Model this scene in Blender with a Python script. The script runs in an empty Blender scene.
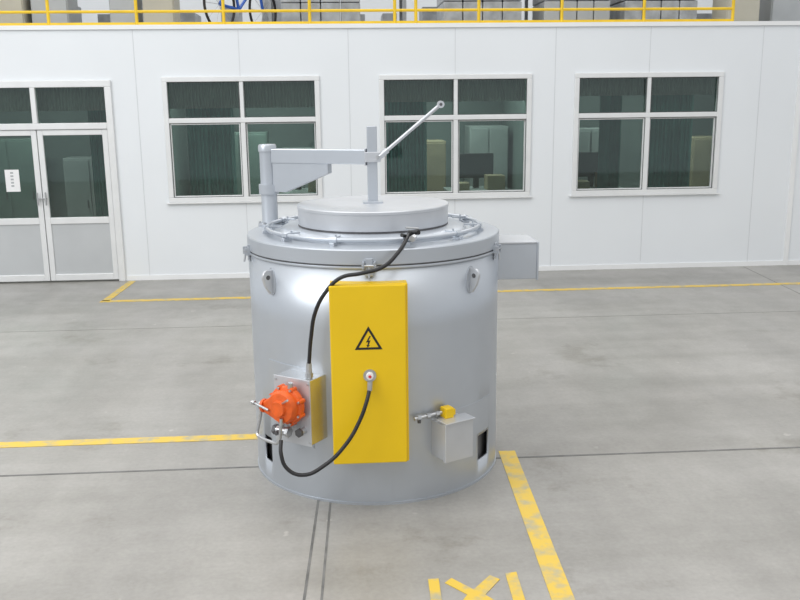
import bpy, bmesh, math, random
from mathutils import Vector, Matrix
random.seed(4)
S=bpy.context.scene
S.view_settings.view_transform='Standard'
S.view_settings.look='None'

# ---------------------------------------------------------------- materials
def mat(name,col,rough=.5,metal=0,var=.08,scale=6,bump=0,bscale=60,col2=None,detail=5,coat=0,thr=None):
    m=bpy.data.materials.new(name); m.use_nodes=True
    nt=m.node_tree; b=nt.nodes['Principled BSDF']
    tc=nt.nodes.new('ShaderNodeTexCoord')
    n=nt.nodes.new('ShaderNodeTexNoise'); n.inputs['Scale'].default_value=scale; n.inputs['Detail'].default_value=detail
    nt.links.new(tc.outputs['Object'],n.inputs['Vector'])
    r=nt.nodes.new('ShaderNodeValToRGB')
    c2=col2 if col2 else tuple(min(1,c*(1+var)) for c in col)
    c1=col if col2 else tuple(c*(1-var) for c in col)
    r.color_ramp.elements[0].position=.3 if thr is None else thr[0]; r.color_ramp.elements[1].position=.7 if thr is None else thr[1]
    r.color_ramp.elements[0].color=(*c1,1); r.color_ramp.elements[1].color=(*c2,1)
    nt.links.new(n.outputs['Fac'],r.inputs['Fac']); nt.links.new(r.outputs['Color'],b.inputs['Base Color'])
    b.inputs['Roughness'].default_value=rough; b.inputs['Metallic'].default_value=metal
    if coat: b.inputs['Coat Weight'].default_value=coat
    if bump:
        n2=nt.nodes.new('ShaderNodeTexNoise'); n2.inputs['Scale'].default_value=bscale; n2.inputs['Detail'].default_value=4
        nt.links.new(tc.outputs['Object'],n2.inputs['Vector'])
        bp=nt.nodes.new('ShaderNodeBump'); bp.inputs['Strength'].default_value=bump; bp.inputs['Distance'].default_value=.01
        nt.links.new(n2.outputs['Fac'],bp.inputs['Height']); nt.links.new(bp.outputs['Normal'],b.inputs['Normal'])
    return m
M={}
M['silver']=mat('silver_paint',(.52,.555,.60),.36,.6,.04,3,.04,7)
M['silver2']=mat('silver_paint_box',(.60,.62,.65),.36,.55,.05,5,.05,20)
M['sheet']=mat('bare_aluminium_sheet',(.70,.71,.72),.27,.85,.05,12,.05,30)
M['steel']=mat('galvanised_steel',(.55,.56,.57),.3,.85,.12,30)
M['steel_d']=mat('dark_steel',(.12,.12,.125),.45,.6,.2,30)
M['yellow']=mat('yellow_enamel',(.84,.55,.004),.38,0,.03,4,.03,12)
M['yellow2']=mat('yellow_railing_paint',(.82,.55,.02),.45,0,.08,6)
M['orange']=mat('orange_cast_paint',(.78,.12,.012),.42,0,.15,18,.3,60)
M['rubber']=mat('black_rubber',(.015,.015,.017),.45,0,.2,20)
M['black']=mat('black_print',(.012,.012,.012),.5,0,.1,20)
M['dark']=mat('dark_cavity',(.16,.16,.165),.9,0,.3,10)
M['wall']=mat('white_wall_panel',(.80,.83,.855),.45,0,.02,.9)
M['trimw']=mat('white_trim',(.84,.85,.85),.45,0,.02,3)
M['seam']=mat('panel_seam_grey',(.66,.68,.70),.6,0,.05,3)
M['alu']=mat('aluminium_frame',(.78,.79,.79),.4,.15,.03,6)
M['alu_panel']=mat('aluminium_panel',(.58,.60,.61),.38,.4,.04,2,.05,4)
M['paper']=mat('paper',(.85,.85,.85),.7,0,.02,10)
M['gasket']=mat('gasket_grey',(.09,.10,.10),.6,0,.1,10)
M['red']=mat('red_plastic',(.6,.02,.02),.4,0,.1,10)
M['blue']=mat('blue_bike_paint',(.03,.12,.5),.3,0,.1,10)
M['beige']=mat('beige_cabinet',(.50,.48,.40),.5,0,.06,3)
M['greycab']=mat('grey_cabinet',(.42,.44,.45),.5,0,.08,3)
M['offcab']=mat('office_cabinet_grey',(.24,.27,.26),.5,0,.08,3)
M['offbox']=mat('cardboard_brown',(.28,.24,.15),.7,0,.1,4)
M['wrap']=mat('plastic_wrap_grey',(.38,.40,.42),.3,0,.25,7,.4,12)
M['wood']=mat('pallet_wood',(.42,.29,.15),.7,0,.2,8)
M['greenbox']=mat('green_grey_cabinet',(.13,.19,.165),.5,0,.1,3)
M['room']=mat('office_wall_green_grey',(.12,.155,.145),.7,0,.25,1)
M['blind']=mat('blind_slat_grey',(.26,.25,.23),.6,0,.1,4)
M['teal']=mat('teal_curtain',(.08,.21,.185),.7,0,.25,3)
M['deck']=mat('deck_concrete',(.40,.40,.39),.8,0,.08,3)

def floor_mat():
    m=bpy.data.materials.new('polished_concrete'); m.use_nodes=True
    nt=m.node_tree; b=nt.nodes['Principled BSDF']; L=nt.links.new
    tc=nt.nodes.new('ShaderNodeTexCoord')
    def noise(s,d,stretch=None,ro=.6):
        n=nt.nodes.new('ShaderNodeTexNoise'); n.inputs['Scale'].default_value=s; n.inputs['Detail'].default_value=d; n.inputs['Roughness'].default_value=ro
        if stretch:
            mp=nt.nodes.new('ShaderNodeMapping'); mp.inputs['Scale'].default_value=stretch[0]; mp.inputs['Rotation'].default_value=stretch[1]
            L(tc.outputs['Object'],mp.inputs['Vector']); L(mp.outputs[0],n.inputs['Vector'])
        else: L(tc.outputs['Object'],n.inputs['Vector'])
        return n
    def ramp(n,a,c1,bb,c2):
        r=nt.nodes.new('ShaderNodeValToRGB'); r.color_ramp.elements[0].position=a; r.color_ramp.elements[1].position=bb
        r.color_ramp.elements[0].color=(*c1,1); r.color_ramp.elements[1].color=(*c2,1); L(n.outputs['Fac'],r.inputs['Fac']); return r
    def mul(a,bq,f=1):
        x=nt.nodes.new('ShaderNodeMixRGB'); x.blend_type='MULTIPLY'; x.inputs[0].default_value=f
        L(a.outputs[0],x.inputs[1]); L(bq.outputs[0],x.inputs[2]); return x
    base=ramp(noise(.45,8,None,.65),.32,(.325,.313,.293),.68,(.412,.40,.378))
    fine=ramp(noise(38,4),.3,(.92,.92,.92),.7,(1.05,1.05,1.05))
    mid_=ramp(noise(5,6,None,.7),.3,(.92,.92,.91),.7,(1.06,1.06,1.06))
    streak=ramp(noise(1.4,5,((1,.12,1),(0,0,.5))),.35,(.86,.86,.86),.6,(1,1,1))
    streak2=ramp(noise(1.6,5,((.1,1.2,1),(0,0,.12))),.38,(.88,.88,.87),.6,(1,1,1))
    stain=ramp(noise(1.1,6,((1,1,1),(0,0,.3)),.7),.34,(.82,.81,.78),.42,(1,1,1))
    c=mul(mul(mul(mul(mul(base,fine),streak),streak2),mid_),stain)
    spots=ramp(noise(7,2),.72,(1,1,1),.76,(1.3,1.3,1.3))
    c=mul(c,spots)
    L(c.outputs[0],b.inputs['Base Color'])
    rr=ramp(noise(2,4),.3,(.28,.28,.28),.7,(.46,.46,.46)); L(rr.outputs[0],b.inputs['Roughness'])
    return m
M['floor']=floor_mat()
M['line']=mat('worn_yellow_floor_paint',(.44,.40,.26),.5,0,.1,11,col2=(.74,.51,.07),thr=(.32,.54),detail=9)
M['joint']=mat('joint_dark',(.17,.17,.165),.8,0,.3,8)
M['joint_l']=mat('joint_faint',(.25,.245,.235),.8,0,.2,8)

def glass():
    m=bpy.data.materials.new('window_glass'); m.use_nodes=True; nt=m.node_tree; L=nt.links.new
    nt.nodes.remove(nt.nodes['Principled BSDF'])
    t=nt.nodes.new('ShaderNodeBsdfTransparent'); t.inputs[0].default_value=(.74,.83,.80,1)
    g=nt.nodes.new('ShaderNodeBsdfGlossy'); g.inputs['Roughness'].default_value=.03; g.inputs[0].default_value=(.9,.98,.96,1)
    fr=nt.nodes.new('ShaderNodeFresnel'); fr.inputs[0].default_value=1.6
    mx=nt.nodes.new('ShaderNodeMixShader'); L(fr.outputs[0],mx.inputs[0]); L(t.outputs[0],mx.inputs[1]); L(g.outputs[0],mx.inputs[2])
    L(mx.outputs[0],nt.nodes['Material Output'].inputs[0]); return m
M['glass']=glass()

# ---------------------------------------------------------------- helpers
col=S.collection
def root(name,loc=(0,0,0)):
    e=bpy.data.objects.new(name,None); e.empty_display_size=.2; e.location=loc; col.objects.link(e); return e
def link(name,me,m,parent=None,smooth=False,bevel=0,seg=2):
    ob=bpy.data.objects.new(name,me); col.objects.link(ob)
    if m: me.materials.append(M[m] if isinstance(m,str) else m)
    if smooth:
        for p in me.polygons: p.use_smooth=True
        try: me.set_sharp_from_angle(angle=math.radians(38))
        except Exception: pass
    if bevel:
        b=ob.modifiers.new('bevel','BEVEL'); b.width=bevel; b.segments=seg; b.limit_method='ANGLE'
    if parent:
        ob.parent=parent; ob.matrix_parent_inverse=Matrix.Translation(-Vector(parent.location))
    return ob
def meshpy(name,v,f):
    me=bpy.data.meshes.new(name); me.from_pydata([tuple(x) for x in v],[],f); me.update(); 
    bm=bmesh.new(); bm.from_mesh(me); bmesh.ops.recalc_face_normals(bm,faces=bm.faces); bm.to_mesh(me); bm.free()
    return me
BF=[(0,1,2,3),(7,6,5,4),(0,4,5,1),(1,5,6,2),(2,6,7,3),(3,7,4,0)]
def boxes(name,lst,m,parent=None,bevel=0):
    v=[];f=[]
    for (x0,x1,y0,y1,z0,z1) in lst:
        k=len(v); v+=[(x0,y0,z0),(x1,y0,z0),(x1,y1,z0),(x0,y1,z0),(x0,y0,z1),(x1,y0,z1),(x1,y1,z1),(x0,y1,z1)]
        f+=[tuple(k+i for i in q) for q in BF]
    return link(name,meshpy(name,v,f),m,parent,bevel=bevel)
def box(name,x0,x1,y0,y1,z0,z1,m,parent=None,bevel=0): return boxes(name,[(x0,x1,y0,y1,z0,z1)],m,parent,bevel)
def prism(name,pts,axis_vec,m,parent=None,bevel=0):
    a=Vector(axis_vec); n=len(pts); v=[Vector(p) for p in pts]+[Vector(p)+a for p in pts]
    f=[tuple(range(n)),tuple(reversed(range(n,2*n)))]+[(i,(i+1)%n,n+(i+1)%n,n+i) for i in range(n)]
    return link(name,meshpy(name,v,f),m,parent,bevel=bevel)
def lathe(name,prof,m,parent=None,org=(0,0,0),axis=(0,0,1),seg=96,smooth=True,closed=False):
    ax=Vector(axis).normalized(); q=Vector((0,0,1)).rotation_difference(ax).to_matrix(); o=Vector(org)
    v=[];f=[]; n=len(prof)
    for i in range(seg):
        a=2*math.pi*i/seg
        for (r,z) in prof: v.append(o+q@Vector((r*math.cos(a),r*math.sin(a),z)))
    for i in range(seg):
        j=(i+1)%seg
        for k in range(n if closed else n-1):
            k2=(k+1)%n
            f.append((i*n+k,j*n+k,j*n+k2,i*n+k2))
    me=meshpy(name,v,f)
    bm=bmesh.new(); bm.from_mesh(me); bmesh.ops.remove_doubles(bm,verts=bm.verts,dist=1e-5); bmesh.ops.recalc_face_normals(bm,faces=bm.faces); bm.to_mesh(me); bm.free()
    return link(name,me,m,parent,smooth=smooth)
def rod(name,p1,p2,r,m,parent=None,seg=20,r2=None):
    p1=Vector(p1);p2=Vector(p2); d=(p2-p1); L=d.length; r2=r if r2 is None else r2
    return lathe(name,[(0,0),(r,0),(r2,L),(0,L)],m,parent,p1,d,seg)
def tube(name,pts,r,m,parent=None,smooth_curve=True,cyclic=False,res=8):
    cu=bpy.data.curves.new(name,'CURVE'); cu.dimensions='3D'; cu.bevel_depth=r; cu.bevel_resolution=4; cu.resolution_u=res; cu.use_fill_caps=True
    sp=cu.splines.new('BEZIER' if smooth_curve else 'POLY')
    if smooth_curve:
        sp.bezier_points.add(len(pts)-1)
        for b,p in zip(sp.bezier_points,pts): b.co=p; b.handle_left_type=b.handle_right_type='AUTO'
    else:
        sp.points.add(len(pts)-1)
        for b,p in zip(sp.points,pts): b.co=(*p,1)
    sp.use_cyclic_u=cyclic
    t=bpy.data.objects.new('tmp',cu); col.objects.link(t); bpy.context.view_layer.update()
    me=bpy.data.meshes.new_from_object(t.evaluated_get(bpy.context.evaluated_depsgraph_get())); me.materials.clear()
    bpy.data.objects.remove(t); me.name=name
    return link(name,me,m,parent,smooth=True)

# ---------------------------------------------------------------- ground
W=11.46
box('floor',-11,13,-4,22,-.1,0,'floor')
def strip(name,p1,p2,w,m,h=.003):
    p1=Vector((*p1,0));p2=Vector((*p2,0)); d=(p2-p1).normalized(); n=Vector((-d.y,d.x,0))*w/2
    return prism(name,[p1-n+Vector((0,0,.0005)),p2-n+Vector((0,0,.0005)),p2+n+Vector((0,0,.0005)),p1+n+Vector((0,0,.0005))],(0,0,h),m)
strip('floor_marking_line',(-9,5.80),(-.45,5.77),.10,'line')
strip('floor_marking_line',(1.02,5.36),(.90,2.2),.105,'line')
strip('floor_marking_line',(-2.76,10.22),(9,10.27),.10,'line')
strip('floor_marking_line',(-2.71,10.23),(-2.66,11.40),.09,'line')
strip('floor_joint',(-9,5.27),(12,5.23),.02,'joint',.001)
strip('floor_joint',(-.15,5.2),(-.32,1),.013,'joint',.001)
strip('floor_joint',(-.085,5.2),(-.215,1),.012,'joint',.001)
strip('floor_joint',(4.9,5.26),(5.3,11.4),.012,'joint_l',.001)
strip('floor_joint',(-9,8.9),(12,8.86),.006,'joint_l',.001)
g=root('painted_floor_character',(.58,3.5,0))
def fl(nm,pts): prism(nm,[(x,y,.0006) for x,y in pts],(0,0,.003),'line',g)
fl('stroke_1',[(.365,3.83),(.415,3.83),(.395,3.2),(.345,3.2)])
fl('stroke_2',[(.735,3.85),(.79,3.86),(.77,3.2),(.715,3.2)])
fl('stroke_3',[(.44,3.79),(.475,3.83),(.565,3.72),(.62,3.79),(.66,3.84),(.70,3.80),(.61,3.67),(.70,3.55),(.66,3.52),(.575,3.63),(.50,3.53),(.46,3.56),(.53,3.68)])
fl('stroke_4',[(.345,3.2),(.77,3.2),(.77,3.14),(.345,3.14)])

# ---------------------------------------------------------------- building wall
TOP=3.09
door=(-4.60,-2.78,0,2.46)
wins=[(-2.12,-.245),(.53,2.405),(2.99,4.865)]
WZ=(1.0,2.49)
L_=[(-9.5,door[0],W,W+.12,0,TOP),(door[0],door[1],W,W+.12,door[3],TOP)]
x=door[1]
for a,b in wins:
    L_.append((x,a,W,W+.12,0,TOP)); L_.append((a,b,W,W+.12,0,WZ[0])); L_.append((a,b,W,W+.12,WZ[1],TOP)); x=b
L_.append((x,11,W,W+.12,0,TOP))
boxes('wall_back',L_,'wall')
sl=[]
for xx in (-6.9,-5.75,-2.45,.14,2.72,5.37,6.52,7.7): sl.append((xx-.004,xx+.004,W-.003,W+.01,.0,TOP-.03))
for a,b in wins:
    for xx in (a+.93,): 
        sl.append((xx-.004,xx+.004,W-.003,W+.01,WZ[1]+.02,TOP-.03)); sl.append((xx-.004,xx+.004,W-.003,W+.01,0.1,WZ[0]-.03))
boxes('trim_panel_seams',sl,'seam')
box('trim_wall_top',-9.5,11,W-.03,W+.14,TOP-.02,TOP+.03,'trimw')
box('baseboard_back',door[1]+.02,11,W-.012,W+.01,0,.06,'trimw')
box('baseboard_left',-9.5,door[0]-.02,W-.012,W+.01,0,.06,'trimw')
box('trim_corner',5.86,5.92,W-.02,W+.02,0,TOP-.03,'trimw')

def blind(x0,x1,za,zb,parent=None):
    n=int((x1-x0)/.02); v=[];f=[]
    for i in range(n+1):
        xx=x0+(x1-x0)*i/n; yy=W+.16+.018*(1 if i%2 else -1)
        v+=[(xx,yy,za),(xx,yy,zb)]
    for i in range(n): f.append((2*i,2*i+2,2*i+3,2*i+1))
    link('pleated_blind',meshpy('pleated_blind',v,f),'blind',parent)
def window(name,a,b,z0,z1,k):
    g=root(name,((a+b)/2,W,z0))
    fw=.040; y0,y1=W-.03,W+.07; mid=(a+b)/2; tz=z0+.985
    fr=[(a-.02,b+.02,y0,y1,z1-fw,z1+.02),(a-.02,b+.02,y0,y1,z0-.02,z0+fw),(a-.02,a+fw,y0,y1,z0+fw,z1-fw),(b-fw,b+.02,y0,y1,z0+fw,z1-fw),
        (a+fw,b-fw,y0+.005,y1,tz-.03,tz+.03),(mid-.024,mid+.024,y0+.01,y1,tz+.03,z1-fw),(mid-.03,mid+.03,y0+.01,y1,z0+fw,tz-.03)]
    boxes('frame',fr,'alu',g,.006)
    box('sill',a-.05,b+.05,W-.05,W+.02,z0-.035,z0-.02,'alu',g,.004)
    sa=[]
    for (p,q,yy) in ((a+fw,mid-.03,W),(mid+.03,b-fw,W+.02)):
        s=.02
        sa+=[(p,p+s,yy,yy+.03,z0+fw,tz-.03),(q-s,q,yy,yy+.03,z0+fw,tz-.03),(p+s,q-s,yy,yy+.03,z0+fw,z0+fw+s),(p+s,q-s,yy,yy+.03,tz-.03-s,tz-.03)]
    boxes('sashes',sa,'alu',g,.003)
    gs=[]
    for p,q in ((a+fw,mid-.03),(mid+.03,b-fw)):
        for u0,u1 in ((z0+fw,tz-.03),(tz+.03,z1-fw)):
            gs+=[(p,p+.008,W-.004,W+.001,u0,u1),(q-.008,q,W-.004,W+.001,u0,u1),(p,q,W-.004,W+.001,u0,u0+.008),(p,q,W-.004,W+.001,u1-.008,u1)]
    boxes('gaskets',gs,'gasket',g)
    boxes('glass',[(a+fw,b-fw,W+.03,W+.034,z0+fw,z1-fw)],'glass',g)
    blind(a+.03,b-.03,z1-.36+.05*k,z1+.05,g)
for i,(a,b) in enumerate(wins): window('window_%d'%(i+1),a,b,*WZ,i)

g=root('door_1',(-3.69,W,0))
a,b,_,zt=door; mid=-3.685; y0,y1=W-.04,W+.07
fr=[(a-.02,b+.03,y0,y1,zt-.06,zt+.02),(a-.02,a+.06,y0,y1,0,zt-.06),(b-.05,b+.03,y0,y1,0,zt-.06),(a+.06,b-.05,y0,y1,1.90,1.975),(mid-.03,mid+.03,y0,y1,1.975,zt-.06)]
boxes('frame',fr,'alu',g,.006)
lv=[]; pn=[]
for p,q in ((a+.065,mid-.005),(mid+.005,b-.055)):
    lv+=[(p,p+.065,W-.02,W+.03,.02,1.895),(q-.065,q,W-.02,W+.03,.02,1.895),(p+.065,q-.065,W-.02,W+.03,1.83,1.895),(p+.065,q-.065,W-.02,W+.03,.74,.82),(p+.065,q-.065,W-.02,W+.03,.02,.10)]
    pn+=[(p+.065,q-.065,W+0,W+.02,.10,.74)]
boxes('leaves',lv,'alu',g,.005)
boxes('lower_panels',pn,'alu_panel',g)
boxes('glass',[(a+.13,b-.12,W+.008,W+.012,.82,1.83),(a+.06,b-.05,W+.01,W+.014,1.975,zt-.06)],'glass',g)
rod('handle_1',(mid-.05,W-.06,.98),(mid-.05,W-.06,1.14),.010,'steel',g)
rod('handle_2',(mid+.05,W-.06,.98),(mid+.05,W-.06,1.14),.010,'steel',g)
box('handle_mounts',mid-.058,mid+.058,W-.06,W-.02,1.055,1.067,'steel',g)
blind(a+.03,b-.03,2.12,2.5,g)
g=root('paper_notice',(-4.03,W,1.3))
box('sheet',-4.12,-3.95,W+.003,W+.0065,1.15,1.42,'paper',g)
boxes('print',[(-4.055,-4.02,W+.0015,W+.0028,z,z+.022) for z in (1.37,1.33,1.29,1.25,1.21)],'greycab',g)
g=root('push_sign',(-4.35,W,1.93))
box('plate',-4.45,-4.10,W-.043,W-.0405,1.915,1.955,'paper',g)
boxes('lettering',[(-4.43+i*.05,-4.40+i*.05,W-.0445,W-.0432,1.923,1.947) for i in range(6)],'red',g)

# rooms behind the glazing
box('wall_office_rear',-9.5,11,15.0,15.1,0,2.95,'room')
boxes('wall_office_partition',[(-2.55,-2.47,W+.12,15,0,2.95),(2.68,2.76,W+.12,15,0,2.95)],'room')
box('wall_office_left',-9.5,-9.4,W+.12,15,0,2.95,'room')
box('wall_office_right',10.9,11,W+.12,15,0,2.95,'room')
box('floor_mezzanine_deck',-9.5,11,W+.12,20,2.95,3.07,'deck')
def cabinet(name,x0,x1,y0,y1,z0,z1,m,doors=2):
    g=root(name,((x0+x1)/2,(y0+y1)/2,z0))
    box('carcass',x0,x1,y0+.02,y1,z0+.05,z1,m,g,.008)
    box('plinth',x0+.03,x1-.03,y0+.05,y1-.03,z0,z0+.05,'steel_d',g)
    w=(x1-x0)/doors
    boxes('doors',[(x0+i*w+.012,x0+(i+1)*w-.012,y0,y0+.02,z0+.09,z1-.03) for i in range(doors)],m,g,.006)
    boxes('handles',[(x0+i*w+w*.82,x0+i*w+w*.86,y0-.02,y0,(z0+z1)/2-.06,(z0+z1)/2+.06) for i in range(doors)],'steel_d',g)
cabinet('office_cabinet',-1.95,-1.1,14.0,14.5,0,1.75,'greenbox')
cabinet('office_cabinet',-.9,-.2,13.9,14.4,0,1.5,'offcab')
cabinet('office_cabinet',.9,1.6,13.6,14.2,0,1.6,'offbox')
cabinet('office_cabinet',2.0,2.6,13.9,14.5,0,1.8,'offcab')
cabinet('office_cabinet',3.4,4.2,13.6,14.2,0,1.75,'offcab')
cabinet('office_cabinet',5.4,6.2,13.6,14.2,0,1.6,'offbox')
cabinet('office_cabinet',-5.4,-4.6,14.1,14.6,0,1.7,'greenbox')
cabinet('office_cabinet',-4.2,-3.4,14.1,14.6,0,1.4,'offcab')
def curtain(name,x0,x1,y,z0,z1):
    n=80; v=[];f=[]
    for i in range(n+1):
        xx=x0+(x1-x0)*i/n; yy=y+.025*math.sin(i*.9)+.01*math.sin(i*2.3)
        v+=[(xx,yy,z0),(xx,yy,z1)]
    for i in range(n): f.append((2*i,2*i+2,2*i+3,2*i+1))
    me=meshpy(name,v,f); return link(name,me,'teal',smooth=True)
curtain('curtain',4.05,4.68,11.85,.6,2.4)
curtain('curtain',3.45,3.75,11.95,.6,2.4)
curtain('curtain',-1.95,-1.35,11.95,.6,2.4)
curtain('curtain',.60,1.15,11.95,.6,2.4)
curtain('curtain',-3.2,-2.7,12.0,.2,2.4)
def desk(name,x0,x1,y0,y1):
    g=root(name,((x0+x1)/2,(y0+y1)/2,0))
    box('top',x0,x1,y0,y1,.92,.96,'offcab',g,.006)
    boxes('legs',[(p,p+.05,q,q+.05,0,.92) for p in (x0+.03,x1-.08) for q in (y0+.03,y1-.08)],'steel_d',g)
    box('monitor',(x0+x1)/2-.25,(x0+x1)/2+.25,y1-.2,y1-.17,1.1,1.45,'black',g,.01)
    box('monitor_stand',(x0+x1)/2-.04,(x0+x1)/2+.04,y1-.2,y1-.16,.96,1.12,'black',g)
    boxes('document_boxes',[(x0+.08,x0+.3,y0+.1,y0+.4,.96,1.06),(x1-.35,x1-.1,y0+.1,y0+.4,.96,1.16)],'offbox',g)
desk('office_desk',-1.1,-.1,12.6,13.3); desk('office_desk',1.5,2.4,12.4,13.1); desk('office_desk',3.2,4.0,12.4,13.0)

# ---------------------------------------------------------------- mezzanine
box('wall_mezzanine',-9.5,11,19.8,20,3.07,7,'wall')
g=root('yellow_railing',(0,W+.04,3.12))
yr=W+.06; xe=4.98
ps=[-7.6+i*1.04 for i in range(12)]+[xe]
for i,xx in enumerate(ps): rod('post_%d'%i,(xx,yr,3.11),(xx,yr,4.12),.020,'yellow2',g,14)
for j,z in enumerate((3.28,3.56,3.84,4.12)): rod('rail_%d'%j,(-7.7,yr,z),(xe,yr,z),.017,'yellow2',g,14)
box('kickboard',-7.7,xe,yr-.01,yr+.01,3.115,3.155,'yellow2',g)
rod('gate_post',(.98,yr,3.11),(.98,yr,4.12),.020,'yellow2',g,14)
z0=3.07
def crate(name,x0,x1,y0,y1,h,m):
    g=root(name,((x0+x1)/2,(y0+y1)/2,z0))
    boxes('pallet',[(x0,x1,y0+j*(y1-y0-.1)/2,y0+j*(y1-y0-.1)/2+.1,z0,z0+.10) for j in range(3)]+[(x0+j*(x1-x0-.1)/5,x0+j*(x1-x0-.1)/5+.1,y0,y1,z0+.10,z0+.13) for j in range(6)],'wood',g)
    n=4; w=(x1-x0-.04)/n
    boxes('goods',[(x0+.02+i*w+.006,x0+.02+(i+1)*w-.006,y0+.02,y1-.02,z0+.13+j*.28,z0+.13+(j+1)*.28-.008) for i in range(n) for j in range(int(h/.28))],m,g,.012)
cabinet('control_cabinet',-4.75,-3.98,12.3,12.9,z0,z0+1.8,'beige',2)
cabinet('control_cabinet',-3.92,-3.45,12.4,12.9,z0,z0+1.6,'greycab',1)
cabinet('control_cabinet',-2.95,-2.6,12.5,12.9,z0,z0+1.6,'greycab',1)
cabinet('control_cabinet',-2.5,-2.1,12.4,12.9,z0,z0+1.5,'beige',1)
crate('pallet_stack',-6.2,-5.0,12.4,13.3,1.2,'wrap')
crate('pallet_stack',-.75,.35,12.5,13.4,1.3,'wrap')
crate('pallet_stack',1.4,2.5,12.4,13.3,1.2,'wrap')
crate('pallet_stack',2.75,3.7,12.4,13.2,1.2,'greycab')
crate('pallet_stack',3.85,4.9,12.4,13.3,1.2,'wrap')
cabinet('control_cabinet',5.15,5.6,12.1,12.6,z0,z0+1.6,'beige',1)
cabinet('control_cabinet',5.85,7.3,12.3,12.9,z0,z0+1.8,'greycab',3)
g=root('storage_shelf',(-2.0,14,z0))
boxes('uprights',[(xx,xx+.05,yy,yy+.05,z0,z0+2.4) for xx in (-9,-7,-5,-3,-1,1,3,5,7,9) for yy in (14,14.8)],'greycab',g)
boxes('shelves',[(-9,9.05,14,14.85,z0+h,z0+h+.06) for h in (.15,.8,1.5,2.2)],'steel',g)
boxes('stock',[(-8.9+i*.6,-8.9+i*.6+.2+.3*random.random(),14.1,14.7,z0+h+.06,z0+h+.2+.35*random.random()) for i in range(29) for h in (.15,.8,1.5)],'wrap',g)
g=root('bicycle',(-1.35,12.0,z0))
Rz=Matrix.Rotation(math.radians(62),3,'Z')
def bp(x,y,z): v=Rz@Vector((x,y,0)); return (-1.22+v.x,12.4+v.y,z0+z)
for nm,cx_ in (('front_wheel',.5),('rear_wheel',-.5)):
    c=[bp(cx_+.32*math.cos(t/24*math.tau),0,.335+.32*math.sin(t/24*math.tau)) for t in range(24)]
    tube(nm,c,.017,'rubber',g,cyclic=True)
    for s in range(10): rod(nm+'_spoke_%d'%s,bp(cx_,0,.335),bp(cx_+.31*math.cos(s/10*math.tau),0,.335+.31*math.sin(s/10*math.tau)),.003,'steel',g,6)
for k,(p,q) in enumerate([((-.5,.335),(-.08,.30)),((-.08,.30),(-.2,.78)),((-.2,.70),(.36,.78)),((-.08,.30),(.37,.68)),((-.5,.335),(-.19,.70)),((.35,.85),(.5,.335))]):
    rod('frame_tube_%d'%k,bp(p[0],0,p[1]),bp(q[0],0,q[1]),.02,'blue',g,10)
rod('handlebar',bp(.34,-.25,.95),bp(.34,.25,.95),.013,'steel',g,10); rod('stem',bp(.35,0,.84),bp(.34,0,.95),.013,'steel',g,10)
lathe('saddle',[(0,0),(.09,.01),(.1,.04),(.04,.06),(0,.06)],'black',g,bp(-.22,0,.8),seg=20)

# ---------------------------------------------------------------- furnace
CX,CY,R,Hh=.193,5.40,.75,1.44
FU=root('crucible_furnace',(CX,CY,0))
def P(phi,rad,z,t=0):
    a=math.radians(phi); return Vector((CX+math.sin(a)*rad+math.cos(a)*t, CY-math.cos(a)*rad+math.sin(a)*t, z))
def pbox(name,phi,r0,r1,t0,t1,za,zb,m,bevel=0,parent=FU):
    v=[P(phi,r,z,t) for z in (za,zb) for (r,t) in ((r0,t0),(r0,t1),(r1,t1),(r1,t0))]
    return link(name,meshpy(name,v,BF),m,parent,bevel=bevel)
N=240; zs=[0,.012,.13,.285,.6,1.0,1.345]
v=[];f=[]
for i in range(N):
    for z in zs: v.append(P(i*360/N,R,z))
for i in range(N):
    j=(i+1)%N; ph=(i+.5)*360/N; ph=ph-360 if ph>180 else ph
    for k in range(len(zs)-1):
        if k==2 and (50<ph<60.5 or -65<ph<-57.5): continue
        n=len(zs); f.append((i*n+k,j*n+k,j*n+k+1,i*n+k+1))
me=meshpy('shell',v,f); sh=link('shell',me,'silver',FU,smooth=True)
so=sh.modifiers.new('thick','SOLIDIFY'); so.thickness=.012; so.offset=-1
lathe('inner_liner',[(R-.045,.005),(R-.045,1.3)],'dark',FU,(CX,CY,0))
lathe('base_flange',[(R-.03,0),(R+.004,0),(R+.004,.014),(R-.03,.014)],'silver',FU,(CX,CY,0),seg=160)
lathe('top_plate',[(0,1.36),(R+.002,1.358),(R+.005,1.361),(R+.005,1.434),(R+.000,1.44),(0,1.44)],'silver',FU,(CX,CY,0),seg=160)
lathe('top_seam',[(R-.03,1.344),(R-.001,1.344),(R-.001,1.359),(R-.03,1.359)],'steel_d',FU,(CX,CY,0),seg=160)
lathe('seam_bead',[(R-.01,1.336),(R+.004,1.338),(R+.006,1.344),(R+.004,1.350),(R-.01,1.351)],'silver',FU,(CX,CY,0),seg=160)
lathe('lid_seat_ring',[(0,1.439),(.585,1.439),(.585,1.452),(.56,1.455),(.545,1.470),(.50,1.478),(0,1.478)],'silver',FU,(CX,CY,0),seg=128)
lathe('lid_gap',[(.40,1.478),(.450,1.478),(.450,1.488),(.40,1.488)],'steel_d',FU,(CX,CY,0),seg=128)
lathe('lid',[(0,1.484),(.444,1.484),(.450,1.490),(.450,1.580),(.454,1.582),(.454,1.596),(.450,1.601),(0,1.604)],'silver2',FU,(CX,CY,0),seg=160)
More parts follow.
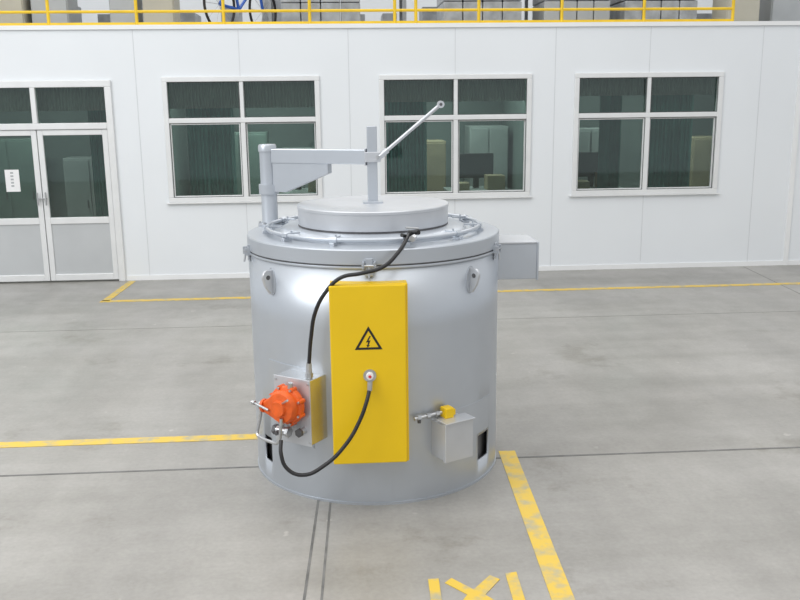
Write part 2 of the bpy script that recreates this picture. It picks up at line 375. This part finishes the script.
def cplate(name,p0,p1,za,zb,off,m,th=.004,n=14):
    v=[];f=[]
    for i in range(n+1):
        ph=p0+(p1-p0)*i/n
        v+=[P(ph,R-.004,za),P(ph,R+off,za),P(ph,R+off,zb),P(ph,R-.004,zb)]
    for i in range(n):
        a=i*4;b_=a+4
        f+=[(a+1,b_+1,b_+2,a+2),(a+2,b_+2,b_+3,a+3),(a,b_,b_+1,a+1)]
    f+=[(0,1,2,3),(n*4+3,n*4+2,n*4+1,n*4)]
    return link(name,meshpy(name,v,f),m,FU,smooth=True)
cplate('burner_mount_plate',-56,-30,.31,.77,.005,'silver')
cplate('cleanout_plate',-16,4,.02,.27,.003,'silver')
cplate('inspection_plate',24,60,.30,.50,.002,'silver')
ring=[P(a,.635,1.472) for a in range(-135,136,9)]
tube('gas_ring_pipe',ring,.012,'silver',FU)
for k,a in enumerate((-118,-84,-52,-22,14,46,78,112)):
    pbox('ring_clamp_%d'%k,a,.61,.662,-.014,.014,1.438,1.458,'silver',.003)
    rod('ring_union_%d'%k,P(a,.635,1.472,-.022),P(a,.635,1.472,.022),.018,'silver',FU,6)
    rod('ring_bolt_%d'%k,P(a,.60,1.45),P(a,.60,1.495),.006,'silver',FU,8)
    pbox('ring_strap_%d'%k,a,.545,.645,-.008,.008,1.474,1.484,'silver',.002)
for k,a in enumerate((-76,-4,66,140,-140)):
    for t in (-.03,.03): pbox('latch_%d_lug_%d'%(k,t>0),a,R,R+.035,t-.005,t+.005,1.335,1.38,'silver',.002)
    rod('latch_%d_pin'%k,P(a,R+.026,1.358,-.038),P(a,R+.026,1.358,.038),.006,'steel',FU,10)
    pbox('latch_%d_hasp'%k,a,R+.004,R+.012,-.020,.020,1.30,1.395,'silver',.003)
    rod('latch_%d_lever'%k,P(a,R+.022,1.36),P(a,R+.034,1.295),.006,'steel',FU,10)
def lug(k,phi,za):
    prof=[(R-.01,za-.065),(R+.02,za-.055),(R+.05,za-.01)]+[(R+.030+.036*math.cos(t),za+.045+.036*math.sin(t)) for t in [math.radians(x) for x in range(-10,111,12)]]+[(R-.01,za+.085)]
    n=24; pad=[P(phi,R-.006,za+.015+.078*math.sin(i/n*math.tau),.036*math.cos(i/n*math.tau)) for i in range(n)]
    a=math.radians(phi); prism('lug_%d_pad'%k,pad,Vector((math.sin(a),-math.cos(a),0))*.011,'silver',FU,.002)
    v=[P(phi,r,z,-.009) for r,z in prof]; tdir=Vector((math.cos(a),math.sin(a),0))*.018
    prism('lug_%d_plate'%k,v,tdir,'silver2',FU,.003)
    rod('lug_%d_eye'%k,P(phi,R+.032,za+.040,-.0100),P(phi,R+.032,za+.040,.0100),.013,'steel_d',FU,20)
lug(0,-51,1.215); lug(1,43,1.215); lug(2,137,1.215); lug(3,-137,1.215)

# swing arm
px_,py_=-.445,5.68
lathe('swing_post',[(0,1.438),(.075,1.438),(.075,1.455),(.054,1.457),(.050,1.47),(.050,1.90),(.056,1.902),(.056,1.935),(.05,1.945),(.0,1.945)],'silver',FU,(px_,py_,0),seg=40)
for i in range(6):
    a=i*math.tau/6; rod('post_bolt_%d'%i,(px_+.064*math.cos(a),py_+.064*math.sin(a),1.455),(px_+.064*math.cos(a),py_+.064*math.sin(a),1.468),.008,'steel',FU,6)
A=Vector((px_,py_,0)); B=Vector((CX-.0,CY,0)); d=(B-A).normalized(); nn=Vector((-d.y,d.x,0))
LL=(B-A).length
def AP(s,z,n=0): return A+d*s+nn*n+Vector((0,0,z))
def arm_box(name,s0,s1,w,za,zb,m,bv=.004,nc=0):
    v=[AP(s,z,n) for z in (za,zb) for (s,n) in ((s0,nc-w),(s1,nc-w),(s1,nc+w),(s0,nc+w))]
    return link(name,meshpy(name,v,BF),m,FU,bevel=bv)
arm_box('arm_beam',.04,LL-.03,.035,1.832,1.918,'silver')
arm_box('arm_beam_end_plate',LL-.035,LL-.028,.04,1.825,1.925,'silver2')
prism('arm_gusset',[AP(.045,1.834,-.03),AP(.42,1.834,-.03),AP(.42,1.775,-.03),AP(.13,1.655,-.03),AP(.045,1.655,-.03)],nn*.06,'silver',FU,.003)
lathe('arm_sleeve',[(.051,1.64),(.062,1.64),(.062,1.70),(.051,1.70)],'silver',FU,(px_,py_,0),seg=36,closed=True)
box('lid_hanger',CX-.030,CX+.030,CY-.018,CY+.018,1.60,2.055,'silver',FU,.004)
box('lid_hanger_foot',CX-.06,CX+.06,CY-.05,CY+.05,1.602,1.614,'silver',FU,.003)
box('hanger_bracket',CX-.045,CX+.050,CY-.035,CY+.03,1.845,1.905,'silver2',FU,.004)
rod('hanger_pivot',(CX+.03,CY-.05,1.875),(CX+.03,CY+.05,1.875),.012,'steel',FU,12)
rod('lift_lever',(CX+.03,CY-.02,1.865),(CX+.405,CY-.04,2.175),.011,'silver2',FU,14)
rod('lift_lever_fork',(CX+.02,CY-.02,1.855),(CX+.09,CY-.024,1.915),.017,'silver2',FU,14)
e=Vector((CX+.405,CY-.04,2.175)); rod('lever_end_ring',e-Vector((.0,.015,0)),e+Vector((0,.015,0)),.021,'silver2',FU,20)
rod('lever_end_hole',e-Vector((.0,.0165,0)),e+Vector((0,.0165,0)),.009,'steel_d',FU,16)

box('exhaust_duct',CX+.60,1.185,5.34,5.62,1.125,1.345,'silver',FU,.004)
box('exhaust_duct_flange',1.183,1.195,5.334,5.626,1.117,1.352,'silver',FU,.003)
box('exhaust_duct_cover',CX+.68,1.18,5.332,5.63,1.345,1.357,'silver2',FU,.003)

# yellow electrical cabinet
bx0,bx1,by0,by1,bz0,bz1=-.073,.325,4.555,4.76,.285,1.272
box('cabinet_body',bx0+.004,bx1+.012,by0+.022,by1,bz0,bz1,'yellow',FU,.006)
box('cabinet_door',bx0,bx1,by0,by0+.019,bz0+.003,bz1-.003,'yellow',FU,.006)
tcx,tcz=.127,.968
def tri(s): return [(tcx-s,tcz-s*.577),(tcx+s,tcz-s*.577),(tcx,tcz+s*1.155)]
o=tri(.073); i_=tri(.052); yy=by0-.0012
v=[(x,yy,z) for x,z in o+i_]; link('warning_triangle',meshpy('warning_triangle',v,[(0,1,4,3),(1,2,5,4),(2,0,3,5)]),'black',FU)
bolt=[(.006,.040),(-.016,-.004),(-.002,-.001),(-.008,-.022),(-.014,-.020),(-.006,-.037),(.008,-.022),(.000,-.023),(.012,.010),(-.001,.008),(.014,.038)]
prism('warning_bolt',[(tcx+a*.85,yy,tcz+.0+b_*.8) for a,b_ in bolt],(0,.001,0),'black',FU)
gx,gz=.130,.785
lathe('cable_gland_plate',[(0,0),(.034,0),(.034,.008),(0,.008)],'steel',FU,(gx,by0,gz),(0,-1,0),32)
lathe('door_lock_ring',[(0,0),(.020,0),(.018,.016),(0,.016)],'paper',FU,(gx,by0-.008,gz),(0,-1,0),24)
lathe('door_lock_cap',[(0,0),(.008,0),(.008,.006),(0,.006)],'red',FU,(gx,by0-.024,gz),(0,-1,0),16)
rod('cable_gland_nut',(gx+.0,by0-.022,gz-.028),(gx-.003,by0-.024,gz-.075),.014,'steel',FU,8)
tube('hose_gas_supply',[(.37,4.86,1.50),(.345,4.72,1.485),(.29,4.60,1.43),(.21,4.555,1.365),(.10,4.55,1.335),(-.01,4.57,1.31),(-.085,4.58,1.24),(-.145,4.60,1.13),(-.175,4.625,.98),(-.188,4.64,.86),(-.192,4.65,.82)],.0105,'rubber',FU)
rod('hose_fitting_lower',(-.192,4.65,.74),(-.192,4.65,.835),.0155,'steel',FU,8)
rod('hose_fitting_nut',(-.192,4.65,.755),(-.192,4.65,.78),.021,'steel',FU,6)
tube('hose_signal_cable',[(gx-.003,by0-.024,gz-.07),(.11,4.50,.66),(.07,4.48,.56),(-.005,4.46,.44),(-.12,4.44,.335),(-.235,4.43,.29),(-.315,4.44,.325),(-.345,4.46,.40),(-.345,4.50,.46)],.0105,'rubber',FU)
q=P(14,.64,1.475)
lathe('ignition_valve_body',[(0,0),(.022,0),(.026,.02),(.018,.05),(0,.052)],'black',FU,q+Vector((.03,.02,-.01)),(0,0,1),16)
rod('ignition_elbow_1',q+Vector((.03,.02,.03)),q+Vector((.06,-.06,.04)),.012,'black',FU,10)
rod('ignition_elbow_2',q+Vector((.0,-.02,.015)),q+Vector((-.03,-.07,.03)),.010,'black',FU,10)
rod('ignition_lever',q+Vector((.06,-.05,.06)),q+Vector((-.01,-.08,.07)),.006,'steel',FU,8)
rod('ignition_nut',q+Vector((.035,-.09,.02)),q+Vector((.02,-.12,.015)),.018,'steel',FU,6)

# gas train box + burner
ph=-35
pbox('burner_box',ph,.70,.88,-.085,.15,.385,.75,'sheet',.004)
pbox('burner_box_front',ph,.88,.885,-.09,.153,.38,.753,'silver2',.002)
a=math.radians(ph); n_=Vector((math.sin(a),-math.cos(a),0)); t_=Vector((math.cos(a),math.sin(a),0)); U=Vector((0,0,1))
bc=P(ph,.885,.612,.030)
def BP(n,t,z): return bc+n_*n+t_*t+U*z
lathe('burner_housing',[(0,0),(.07,0),(.072,.02),(.102,.022),(.107,.032),(.107,.050),(.101,.060),(.090,.064),(.090,.088),(.080,.104),(.045,.110),(.040,.128),(0,.130)],'orange',FU,bc,n_,40)
for i in range(8):
    b_=i*math.tau/8+.35; c=BP(.022,.102*math.cos(b_),.102*math.sin(b_))
    rod('burner_housing_lobe_%d'%i,c,c+n_*.04,.013,'orange',FU,12)
    rod('burner_housing_bolt_%d'%i,c+n_*.04,c+n_*.05,.007,'steel',FU,6)
for i in range(6):
    b_=i*math.tau/6+.5; rod('burner_rib_%d'%i,BP(.106,.035*math.cos(b_),.035*math.sin(b_)),BP(.096,.082*math.cos(b_),.082*math.sin(b_)),.006,'orange',FU,8)
prism('burner_inlet_neck',[BP(.03,-.06,.055),BP(.03,-.135,.01),BP(.03,-.135,-.050),BP(.03,-.06,-.08)],n_*.055,'orange',FU,.010)
rod('burner_inlet_flange',BP(.058,-.135,-.022),BP(.058,-.150,-.023),.038,'orange',FU,24)
rod('burner_inlet_union',BP(.058,-.150,-.023),BP(.058,-.175,-.024),.024,'steel',FU,6)
rod('burner_top_port',BP(.05,.03,.10),BP(.05,.035,.132),.014,'steel',FU,8)
rod('burner_screw_long',BP(.11,.02,.03),BP(.15,.09,.072),.006,'steel',FU,8)
tube('burner_pipe_loop',[BP(.06,-.165,-.03),BP(.06,-.175,-.09),BP(.07,-.185,-.15),BP(.08,-.185,-.185),BP(.09,-.15,-.198),BP(.11,-.06,-.20),BP(.12,-.02,-.195),BP(.12,.0,-.175),BP(.12,.012,-.11),BP(.12,.02,-.05)],.009,'steel',FU)
rod('burner_cross_rod',BP(.10,-.185,.0),BP(.115,-.07,-.02),.007,'steel',FU,10)
rod('burner_cross_cap',BP(.10,-.195,.001),BP(.10,-.175,.0),.012,'steel',FU,10)
rod('valve_body',BP(.06,-.065,-.145),BP(.06,.01,-.145),.024,'steel',FU,16)
rod('valve_nut_1',BP(.06,-.08,-.145),BP(.06,-.06,-.145),.029,'steel_d',FU,6)
rod('valve_nut_2',BP(.06,.005,-.145),BP(.06,.025,-.145),.029,'steel',FU,6)
rod('valve_stem',BP(.06,-.03,-.145),BP(.11,-.03,-.145),.012,'steel_d',FU,10)
rod('valve_riser',BP(.06,-.03,-.13),BP(.05,-.025,-.07),.014,'steel',FU,12)
rod('valve_drop',BP(.075,-.03,-.15),BP(.085,-.035,-.20),.012,'steel',FU,12)
rod('side_port',BP(-.01,.075,-.145),BP(.035,.075,-.145),.020,'steel',FU,16)
rod('side_port_cap',BP(.035,.075,-.145),BP(.05,.075,-.145),.025,'steel_d',FU,6)
for k,(t,z) in enumerate(((-.105,.12),(-.105,-.21),(.11,.12),(.11,-.21),(.11,-.06))): rod('box_screw_%d'%k,BP(-.002,t,z),BP(.006,t,z),.006,'steel',FU,8)

# right-hand junction box, pipe and actuator
ph=29
pbox('junction_box',ph,.74,.86,-.095,.085,.265,.475,'silver2',.006)
pbox('junction_box_cover',ph,.862,.885,-.10,.09,.26,.485,'silver2',.004)
pbox('junction_box_hood',ph,.80,.90,-.105,.095,.485,.492,'silver2',.002)
rod('air_pipe',P(13,.79,.505),P(26,.79,.52),.010,'steel',FU,12)
for k,a_ in enumerate((15,19,23)): rod('air_pipe_union_%d'%k,P(a_-.7,.79,.507+.001*(a_-14)),P(a_+.7,.79,.508+.001*(a_-14)),.015,'steel',FU,6)
rod('air_pipe_tee',P(15,.79,.51),P(15,.79,.48),.010,'steel_d',FU,10)
pbox('solenoid_coil',27,.77,.83,-.028,.028,.490,.550,'yellow',.006)
rod('solenoid_stem',P(27,.80,.475),P(27,.80,.50),.014,'steel',FU,12)
pbox('solenoid_connector',27,.785,.82,.028,.045,.50,.535,'yellow',.004)

# ---------------------------------------------------------------- light
w=bpy.data.worlds.new('hall_daylight'); S.world=w; w.use_nodes=True; nt=w.node_tree
bg=nt.nodes['Background']
tc=nt.nodes.new('ShaderNodeTexCoord'); sx=nt.nodes.new('ShaderNodeSeparateXYZ'); rp=nt.nodes.new('ShaderNodeValToRGB')
nt.links.new(tc.outputs['Generated'],sx.inputs[0]); nt.links.new(sx.outputs['Z'],rp.inputs['Fac'])
E=rp.color_ramp.elements; E[0].position=0; E[0].color=(.80,.83,.87,1); E[1].position=.6; E[1].color=(1,1.0,1.0,1)
nt.links.new(rp.outputs['Color'],bg.inputs['Color']); bg.inputs['Strength'].default_value=.84
def area(name,loc,rot,sx_,sy_,pw,c=(1,1,1)):
    l=bpy.data.lights.new(name,'AREA'); l.shape='RECTANGLE'; l.size=sx_; l.size_y=sy_; l.energy=pw; l.color=c
    o=bpy.data.objects.new(name,l); o.location=loc; o.rotation_euler=[math.radians(q) for q in rot]; col.objects.link(o)
area('skylight_lamp',(-1,3,9),(0,0,0),12,10,440,(1,.99,.97))
area('side_fill_lamp',(-8,1,7),(35,-40,0),5,5,480,(.96,.98,1))  # added light from the left, strengthens furnace highlights and contrast
area('mezzanine_fill_lamp',(0,14.5,8),(-15,0,0),16,5,420,(1,1,1))  # added lamp out of view, brightens the dark back of the mezzanine
for i,(xx,pw) in enumerate(((-4.5,38),(-1.2,48),(1.5,48),(4.6,48))): area('office_fill_lamp_%d'%i,(xx,13.2,2.9),(0,0,0),1.2,.6,pw,(.97,1,.97))  # added unseen lamps that lighten the rooms behind the panes

# ---------------------------------------------------------------- camera
H=2.2; F=900; th=math.radians(12.5); psi=math.radians(3.7); ro=math.radians(0.65)
f_=Vector((math.sin(psi)*math.cos(th),math.cos(psi)*math.cos(th),-math.sin(th)))
r_=Vector((math.cos(psi),-math.sin(psi),0)); u_=r_.cross(f_)
r2=r_*math.cos(ro)-u_*math.sin(ro); u2=u_*math.cos(ro)+r_*math.sin(ro)
cam=bpy.data.cameras.new('camera'); co=bpy.data.objects.new('camera',cam); col.objects.link(co)
Mx=Matrix((r2,u2,-f_)).transposed().to_4x4(); Mx.translation=Vector((0,0,H)); co.matrix_world=Mx
cam.sensor_width=36; cam.lens=36*F/800
S.camera=co
